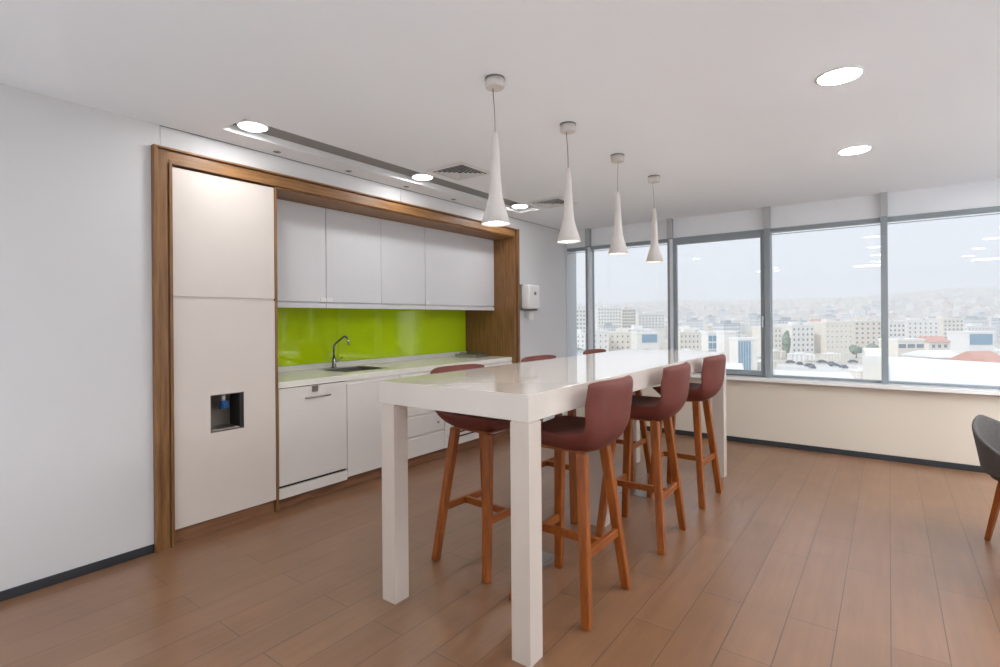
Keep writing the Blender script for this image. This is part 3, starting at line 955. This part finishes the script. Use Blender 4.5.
rng = random.Random(7)
ANG = math.atan2(rt0.y, rt0.x)
def hero(name, px0, px1, ytop, D, depth, rot, mat, cols, rows, label, roofmat='roof_white', hut=True, win='win_dark', ww=.42, wh=.42, base=None, cat='building', extra=None):
    x, y = P((px0 + px1) / 2, D)
    w = (px1 - px0) / 521.02 * D
    z0 = GZ if base is None else base
    z1 = Z((px0 + px1) / 2, ytop, D)
    o = thing(name, label, cat, (x, y, z0))
    ORIG[o.name] = Vector((0, 0, 0))
    H_ = z1 - z0
    t = new_bm(); box(t, -w / 2, w / 2, 0, depth, 0, H_); obj('facade', t, mat, o)
    t = new_bm(); box(t, -w / 2 - .2, w / 2 + .2, -.2, .15, H_, H_ + .9); box(t, -w / 2 - .2, w / 2 + .2, depth - .15, depth + .2, H_, H_ + .9)
    box(t, -w / 2 - .2, -w / 2 + .15, .15, depth - .15, H_, H_ + .9); box(t, w / 2 - .15, w / 2 + .2, .15, depth - .15, H_, H_ + .9)
    obj('parapet', t, roofmat, o)
    if hut:
        t = new_bm(); box(t, -w * .2, w * .12, depth * .35, depth * .65, H_, H_ + 2.6); obj('stair_hut', t, mat, o)
        t = new_bm(); lathe(t, [(.8, H_), (.8, H_ + 1.5), (.3, H_ + 1.8)], w * .32, depth * .5, 10); obj('water_tank', t, 'roof_grey', o)
    if rows and cols:
        cw, chh = w / cols, min(3.3, H_ / (rows + .3))
        me = None
        for r in range(rows):
            zc = H_ - chh * (r + .62)
            for c in range(cols):
                xc = -w / 2 + cw * (c + .5)
                if me is None:
                    t = new_bm(); box(t, -cw * ww / 2, cw * ww / 2, -.08, .02, -chh * wh / 2, chh * wh / 2)
                    q = obj('window', t, win, o, origin=(0, 0, 0)); me = q
                    q.location = (xc, 0, zc)
                else:
                    q = me.copy(); COL.objects.link(q); q.parent = o; q.location = (xc, 0, zc)
    o.rotation_euler = (0, 0, ANG + rot)
    return o

hero('apartment_tower', 566, 586, 309, 420, 16, .15, 'stone_w', 6, 9, 'white apartment tower seen through the narrow leftmost window pane')
hero('apartment_block', 598, 621, 307.5, 520, 18, -.05, 'stone_w', 8, 7, 'long white apartment block on the skyline left in the second window pane')
hero('apartment_block', 622, 636, 309, 560, 18, .1, 'tan', 5, 7, 'grey striped apartment block on the skyline beside the long white one', ww=.7)
hero('apartment_block', 638, 665, 314, 600, 18, .1, 'stone_w', 8, 5, 'wide low apartment block right of the grey striped one')
hero('villa', 592, 608.5, 332, 300, 14, .08, 'stone_w', 3, 3, 'plain white house with few small windows, left in second window pane', hut=False, ww=.2, wh=.3)
hero('apartment_block', 610, 635, 333, 310, 14, -.12, 'cream', 5, 4, 'cream apartment block with rows of small dark windows behind the far bar stool', ww=.28, wh=.34)
hero('office_building', 637, 659, 334, 290, 14, 0, 'stone_w', 0, 0, 'white office with a wide blue glass strip, in the second window pane', hut=False)
bx = bpy.data.objects['office_building']; w = 22 / 521.02 * 290
t = new_bm(); box(t, -w * .28, w * .40, -.25, .02, 9.8, 14.2); obj('glass_strip', t, 'blue_glass', bx)
hero('apartment_block', 679, 708, 333, 320, 16, .1, 'cream', 7, 4, 'cream apartment block at the left of the opening casement window', ww=.3, wh=.4)
hero('office_tower', 708, 721.5, 334, 236, 8, 0, 'stone_w', 3, 4, 'blue glazed office tower with white floor bands in the casement window', win='blue_glass', ww=.86, wh=.78, hut=False)
hero('office_block', 724, 736.5, 333, 222, 8, 0, 'stone_w', 0, 0, 'blank white office block between the two blue glazed buildings', hut=False)
hero('office_block', 738, 757, 340, 205, 8, 0, 'stone_w', 0, 0, 'white office block with tall blue glass front in the casement window', hut=False)
o = [q for q in bpy.data.objects if q.name.startswith('office_block') and 'tall blue' in q.get('label', '')][0]
w = 20 / 521.02 * 205
t = new_bm(); box(t, -w * .49, w * .14, -.25, .02, 0.5, 14.0); gl_ = obj('glass_front', t, 'blue_glass', o)
t = new_bm()
for k in range(6): box(t, -w * .49 + k * w * .126 - .05, -w * .49 + k * w * .126 + .05, -.32, -.25, .5, 14)
obj('glazing_bars', t, 'stone_w', gl_)
hero('apartment_block', 766, 782, 328, 330, 16, .1, 'cream', 4, 5, 'cream apartment block at the left edge of the fourth window pane', ww=.3)
hero('apartment_block', 791, 815, 326, 330, 16, .12, 'stone_w', 5, 5, 'white five storey apartment block right of the dark tree', ww=.34)
hero('apartment_block', 817, 824.5, 329, 356, 14, 0, 'tan', 3, 5, 'narrow tan apartment block wing joined beside the white five storey block', hut=False)
hero('apartment_block', 825, 853, 323, 330, 18, .05, 'cream', 6, 5, 'broad cream apartment block in the middle of the fourth window pane', ww=.22, wh=.2)
hero('apartment_block', 855, 881, 321, 370, 18, -.1, 'tan', 5, 5, 'tan apartment block right of the broad cream one, before the mullion', ww=.36)
hero('apartment_block', 888, 906, 323, 380, 18, .1, 'stone_w', 4, 4, 'white apartment block at the left edge of the rightmost window pane')
hero('apartment_block', 908, 938, 321, 400, 18, -.05, 'stone_w', 6, 4, 'wide white apartment block left of the cream one in rightmost pane', ww=.25)
hero('apartment_block', 942, 965, 319, 430, 18, .12, 'cream', 5, 5, 'cream apartment block behind the orange roofed house')
hero('office_building', 970, 993, 333.5, 250, 14, -.1, 'roof_white', 0, 0, 'low office with a pale blue glass facade near the right edge', hut=False)
o = [q for q in bpy.data.objects if 'pale blue glass facade' in q.get('label', '')][0]
w = 23 / 521.02 * 250
t = new_bm(); box(t, -w * .48, w * .42, -.25, .02, 9.4, 14.4); obj('glass_strip', t, 'blue_glass', o)
hero('shop_building', 897, 925, 341, 215, 10, .05, 'cream', 3, 1, 'low cream building with wide dark openings under a flat roof', ww=.8, wh=.5, hut=False)
def gable(name, px0, px1, yeave, yridge, D, depth, rot, wallm, roofm, label, cat='house'):
    x, y = P((px0 + px1) / 2, D)
    w = (px1 - px0) / 521.02 * D
    c = (px0 + px1) / 2
    ze, zr = Z(c, yeave, D) - GZ, Z(c, yridge, D) - GZ
    o = thing(name, label, cat, (x, y, GZ))
    ORIG[o.name] = Vector((0, 0, 0))
    t = new_bm(); box(t, -w / 2, w / 2, 0, depth, 0, ze); obj('wall', t, wallm, o)
    t = new_bm()
    v = [t.verts.new(q) for q in ((-w / 2 - .4, -.5, ze), (w / 2 + .4, -.5, ze), (w / 2 + .4, depth + .5, ze), (-w / 2 - .4, depth + .5, ze), (-w / 2 - .4, depth / 2, zr), (w / 2 + .4, depth / 2, zr))]
    for f in ((0, 1, 5, 4), (3, 4, 5, 2), (0, 4, 3), (1, 2, 5), (0, 3, 2, 1)): t.faces.new([v[i] for i in f])
    obj('roof', t, roofm, o)
    for k in range(3):
        t = new_bm(); box(t, -w * .36 + k * w * .28, -w * .36 + k * w * .28 + w * .14, -.07, .02, ze - 2.6, ze - 1.2); obj('window', t, 'win_dark', o)
    o.rotation_euler = (0, 0, ANG + rot)
    return o
gable('tiled_house', 928, 951, 342, 336.5, 235, 9, .08, 'cream', 'roof_red', 'cream house with an orange tiled roof in the rightmost pane')
gable('tiled_house', 984, 1012, 362, 352, 130, 9, .2, 'tan', 'roof_red', 'nearest red tiled roof, cut off by the right edge')
gable('warehouse', 934, 966, 357.5, 351.5, 150, 12, .02, 'roof_white', 'roof_white', 'low shed with a bright white pitched roof in the rightmost pane', 'shed')
gable('tiled_house', 815, 845, 322, 319, 520, 12, .1, 'cream', 'roof_red', 'red roofed house on the rise behind the broad cream block')
# flat roofed hall right below the windows, and the white walled yard
def slab_hall(name, corners, z1, label, mat='roof_white'):
    cx = sum(c[0] for c in corners) / 4; cy = sum(c[1] for c in corners) / 4
    o = thing(name, label, 'building', (cx, cy, GZ))
    t = new_bm(); prism(t, corners, GZ, z1); obj('wall', t, mat, o)
    t = new_bm()
    ins = [(cx + (x - cx) * .97, cy + (y - cy) * .97) for x, y in corners]
    a = [t.verts.new((x, y, z1)) for x, y in corners]; b2 = [t.verts.new((x, y, z1)) for x, y in ins]
    a2 = [t.verts.new((x, y, z1 + .7)) for x, y in corners]; b3 = [t.verts.new((x, y, z1 + .7)) for x, y in ins]
    for i in range(4):
        j = (i + 1) % 4
        t.faces.new((a[i], a[j], a2[j], a2[i])); t.faces.new((a2[i], a2[j], b3[j], b3[i])); t.faces.new((b3[i], b3[j], b2[j], b2[i]))
    obj('parapet', t, mat, o)
    return o
slab_hall('flat_roofed_hall', [P(884, 58), P(1150, 50), P(1130, 78), P(884, 108)], -7.6, 'large pale flat roofed hall close below the rightmost window pane')
slab_hall('flat_roofed_hall', [P(862, 96), P(882, 96), P(882, 120), P(862, 122)], -6.6, 'white box shaped building left of the mullion, low in the fourth pane', 'stone_w')
slab_hall('flat_roofed_hall', [P(770, 128), P(858, 122), P(850, 150), P(772, 160)], -15.5, 'low white flat roof along the bottom of the fourth window pane')
slab_hall('flat_roofed_hall', [P(680, 120), P(745, 118), P(742, 150), P(682, 155)], -12.5, 'low white flat roof at the bottom of the casement window')
t = new_bm(); prism(t, [P(768, 168), P(864, 165), P(864, 250), P(768, 260)], GZ + .05, GZ + .15)
tag(obj('car_park', t, 'pave'), 'pale car park below the apartment blocks', 'car park', kind='structure')

def make_car():
    c = thing('parked_car', '', 'car', (0, 0, 0), 'cars parked before the apartment blocks')
    t = new_bm(); box(t, -2.2, 2.2, -.9, .9, .35, .95, .12); box(t, -1.3, 1.1, -.8, .8, .9, 1.5, .2); obj('body', t, 'car_dark', c)
    for sx in (-1.35, 1.35):
        for sy in (-.85, .85):
            t = new_bm(); tube(t, [(sx, sy - .1, .33), (sx, sy + .1, .33)], .33, 12); obj('wheel', t, 'dark', c)
    return c
car = make_car()
for i in range(9):
    o = car if i == 0 else copy_tree(car)
    px = 790 + i * 7.3 + (i % 3) * 2.1
    x, y = P(px, 262 - (i % 4) * 9)
    o.location = (x, y, GZ + .15); o.rotation_euler = (0, 0, ANG + rng.uniform(-.2, .2) + 1.5 * (i % 2))
    o['label'] = 'tiny dark car parked before the apartment blocks in the fourth pane'

def make_tree(kind):
    tt = thing('tree', '', 'tree', (0, 0, 0), 'trees among the houses')
    t = new_bm(); tube(t, [(0, 0, 0), (.1, 0, 2), (0, .1, 4)], [.3, .25, .15], 8); obj('trunk', t, 'trunk', tt)
    t = new_bm()
    r = random.Random(kind)
    if kind == 0:      # cypress
        for k in range(14):
            z = 1.5 + k * .8
            q = bmesh.new(); bmesh.ops.create_icosphere(q, subdivisions=2, radius=1.5 * math.sin(PI * (k + 1.5) / 16) + .3)
            for v in q.verts: v.co *= 1 + r.uniform(-.14, .14)
            merge(t, q, Matrix.Translation((r.uniform(-.2, .2), r.uniform(-.2, .2), z)))
    else:
        for k in range(26):
            q = bmesh.new(); bmesh.ops.create_icosphere(q, subdivisions=2, radius=r.uniform(1.1, 2.0))
            for v in q.verts: v.co *= 1 + r.uniform(-.16, .16)
            a_, rr = r.uniform(0, 2 * PI), r.uniform(0, 2.8)
            merge(t, q, Matrix.Translation((rr * math.cos(a_), rr * math.sin(a_), 4.6 + r.uniform(-1.6, 2.2) * (1 - rr / 4))))
    obj('crown', t, 'leaf', tt)
    return tt
cyp, rnd = make_tree(0), make_tree(3)
used = set()
for px, D, k, s_, lab in [(786.5, 300, 0, 1.25, 'tall dark tree left of the white five storey block'), (955, 300, 0, .95, 'dark cypress right of the orange roofed house'),
                          (856, 292, 1, 1.0, 'left of two round trees low before the tan block'), (874, 280, 1, 1.15, 'right of two round trees low before the tan block'),
                          (569, 330, 1, 1.2, 'round tree left of the pair below the white tower in the leftmost pane'), (580, 300, 1, .9, 'round tree right of the pair below the white tower in the leftmost pane')]:
    src = cyp if k == 0 else rnd
    o = src if k not in used else copy_tree(src)
    used.add(k)
    x, y = P(px, D)
    o.location = (x, y, GZ); o.scale = (s_, s_, s_); o.rotation_euler = (0, 0, px)
    o['label'] = lab

def proto(kind):
    o = thing('town_building', '', 'building', (0, 0, 0), 'town buildings in the middle distance')
    fm = ('fac_a', 'fac_b', 'fac_c', 'fac_d', 'fac_a', 'fac_b')[kind]
    w, d, h = ((18, 14, 16), (22, 15, 13), (16, 16, 19), (14, 14, 10), (28, 13, 13), (20, 18, 16))[kind]
    t = new_bm(); box(t, -w / 2, w / 2, -d / 2, d / 2, -8, h)
    if kind in (1, 4): box(t, -w / 2 + 2, -w / 2 + 8, d / 2, d / 2 + 6, -8, h - 3.2)
    if kind in (0, 5): box(t, w * .1, w / 2, -d / 2 - 1.2, -d / 2, 3, h)
    obj('facade', t, fm, o)
    t = new_bm(); box(t, -w / 2 - .2, w / 2 + .2, -d / 2 - .2, d / 2 + .2, h, h + .8); box(t, -w * .2, w * .15, -d * .2, d * .25, h + .8, h + 3.4)
    obj('roof', t, ('roof_white', 'roof_white', 'roof_grey', 'roof_red', 'roof_white', 'roof_white')[kind], o)
    return o
protos = [proto(k) for k in range(6)]
cnt = 0
first = [True] * 6
bpy.context.view_layer.update()
taken = []
for q in list(bpy.data.objects):
    if q.get('category') in ('building', 'house', 'shed', 'tree', 'car'):
        h_ = 8 if q['category'] not in ('tree', 'car') and 'flat_roofed' not in q.name else 0
        p_ = q.matrix_world @ Vector((0, h_, 0))
        if math.hypot(p_.x, p_.y) > 30:
            taken.append((p_.x, p_.y, {'tree': 0, 'car': 0}.get(q['category'], 12)))
for attempt in range(6000):
    if cnt >= 236: break
    u = rng.random()
    D = 400 + 1150 * u ** 1.25 if attempt > 60 else rng.uniform(300, 420)
    px = rng.uniform(540, 1060)
    x, y = P(px, D)
    if any((x - a) ** 2 + (y - c) ** 2 < (24 + D * .004 + e) ** 2 for a, c, e in taken): continue
    if D < 440 and (px > 760 or D < 350): continue
    taken.append((x, y, 4))
    k = rng.randrange(6)
    o = protos[k] if first[k] else copy_tree(protos[k])
    first[k] = False
    o.location = (x, y, terrain(x, y))
    o.rotation_euler = (0, 0, ANG + rng.choice((0, PI / 2)) + rng.uniform(-.35, .35))
    s_ = rng.uniform(.75, 1.15)
    o.scale = (s_, s_, s_ * rng.uniform(.8, 1.1))
    o['label'] = 'small pale apartment building among many in the crowded town outside'
    cnt += 1
# low houses and sheds close by
for attempt in range(400):
    if cnt >= 270: break
    px = rng.uniform(575, 1000)
    D = rng.uniform(255, 292) if 690 > px or px > 765 else rng.uniform(245, 290)
    if rng.random() < .35: px, D = rng.uniform(760, 1000), rng.uniform(165, 240)
    if 864 > px > 764 and D < 256: continue
    x, y = P(px, D)
    if any((x - a) ** 2 + (y - c) ** 2 < (14 + e * .6) ** 2 for a, c, e in taken): continue
    taken.append((x, y, 0))
    k = rng.randrange(6)
    o = copy_tree(protos[k])
    o.location = (x, y, GZ)
    o.rotation_euler = (0, 0, ANG + rng.uniform(-.4, .4))
    s_ = rng.uniform(.4, .6)
    o.scale = (s_, s_, rng.uniform(.2, .36))
    o['label'] = 'low pale house among many at the near edge of the crowded town'
    o['group'] = 'low houses at the near edge of the town'
    cnt += 1
# the far slopes, too many houses to count
t = new_bm()
for i in range(2600):
    D = rng.uniform(1680, 3500)
    px = rng.uniform(480, 1120)
    x, y = P(px, D)
    z = terrain(x, y)
    w, d, h = rng.uniform(10, 26), rng.uniform(10, 20), rng.uniform(7, 17)
    q = bmesh.new(); bmesh.ops.create_cube(q, size=1.0)
    bmesh.ops.scale(q, vec=(w, d, h + 6), verts=q.verts)
    mt_ = Matrix.Translation((x, y, z + h / 2 - 3)) @ Matrix.Rotation(rng.uniform(0, PI), 4, 'Z')
    vs_ = [t.verts.new(mt_ @ v.co) for v in q.verts]
    for f in q.faces: t.faces.new([vs_[v.index] for v in f.verts])
    q.free()
tag(obj('distant_town', t, 'fac_b'), 'pale houses crowding the hazy slopes on the horizon', 'town', kind='stuff')

# haze in the air over the town
hz = bpy.data.materials.new('valley_haze'); hz.use_nodes = True
nt = hz.node_tree; nt.nodes.clear()
vo = nt.nodes.new('ShaderNodeVolumeScatter'); vo.inputs['Color'].default_value = (.90, .95, 1, 1); vo.inputs['Density'].default_value = HAZE
oo = nt.nodes.new('ShaderNodeOutputMaterial'); nt.links.new(vo.outputs[0], oo.inputs['Volume'])
if HAZE > 0:
    t = new_bm(); box(t, -4500, 6500, 40, 5600, -60, 700)
    tag(obj('haze', t, hz), 'pale summer haze hanging over the town', 'haze', kind='stuff')
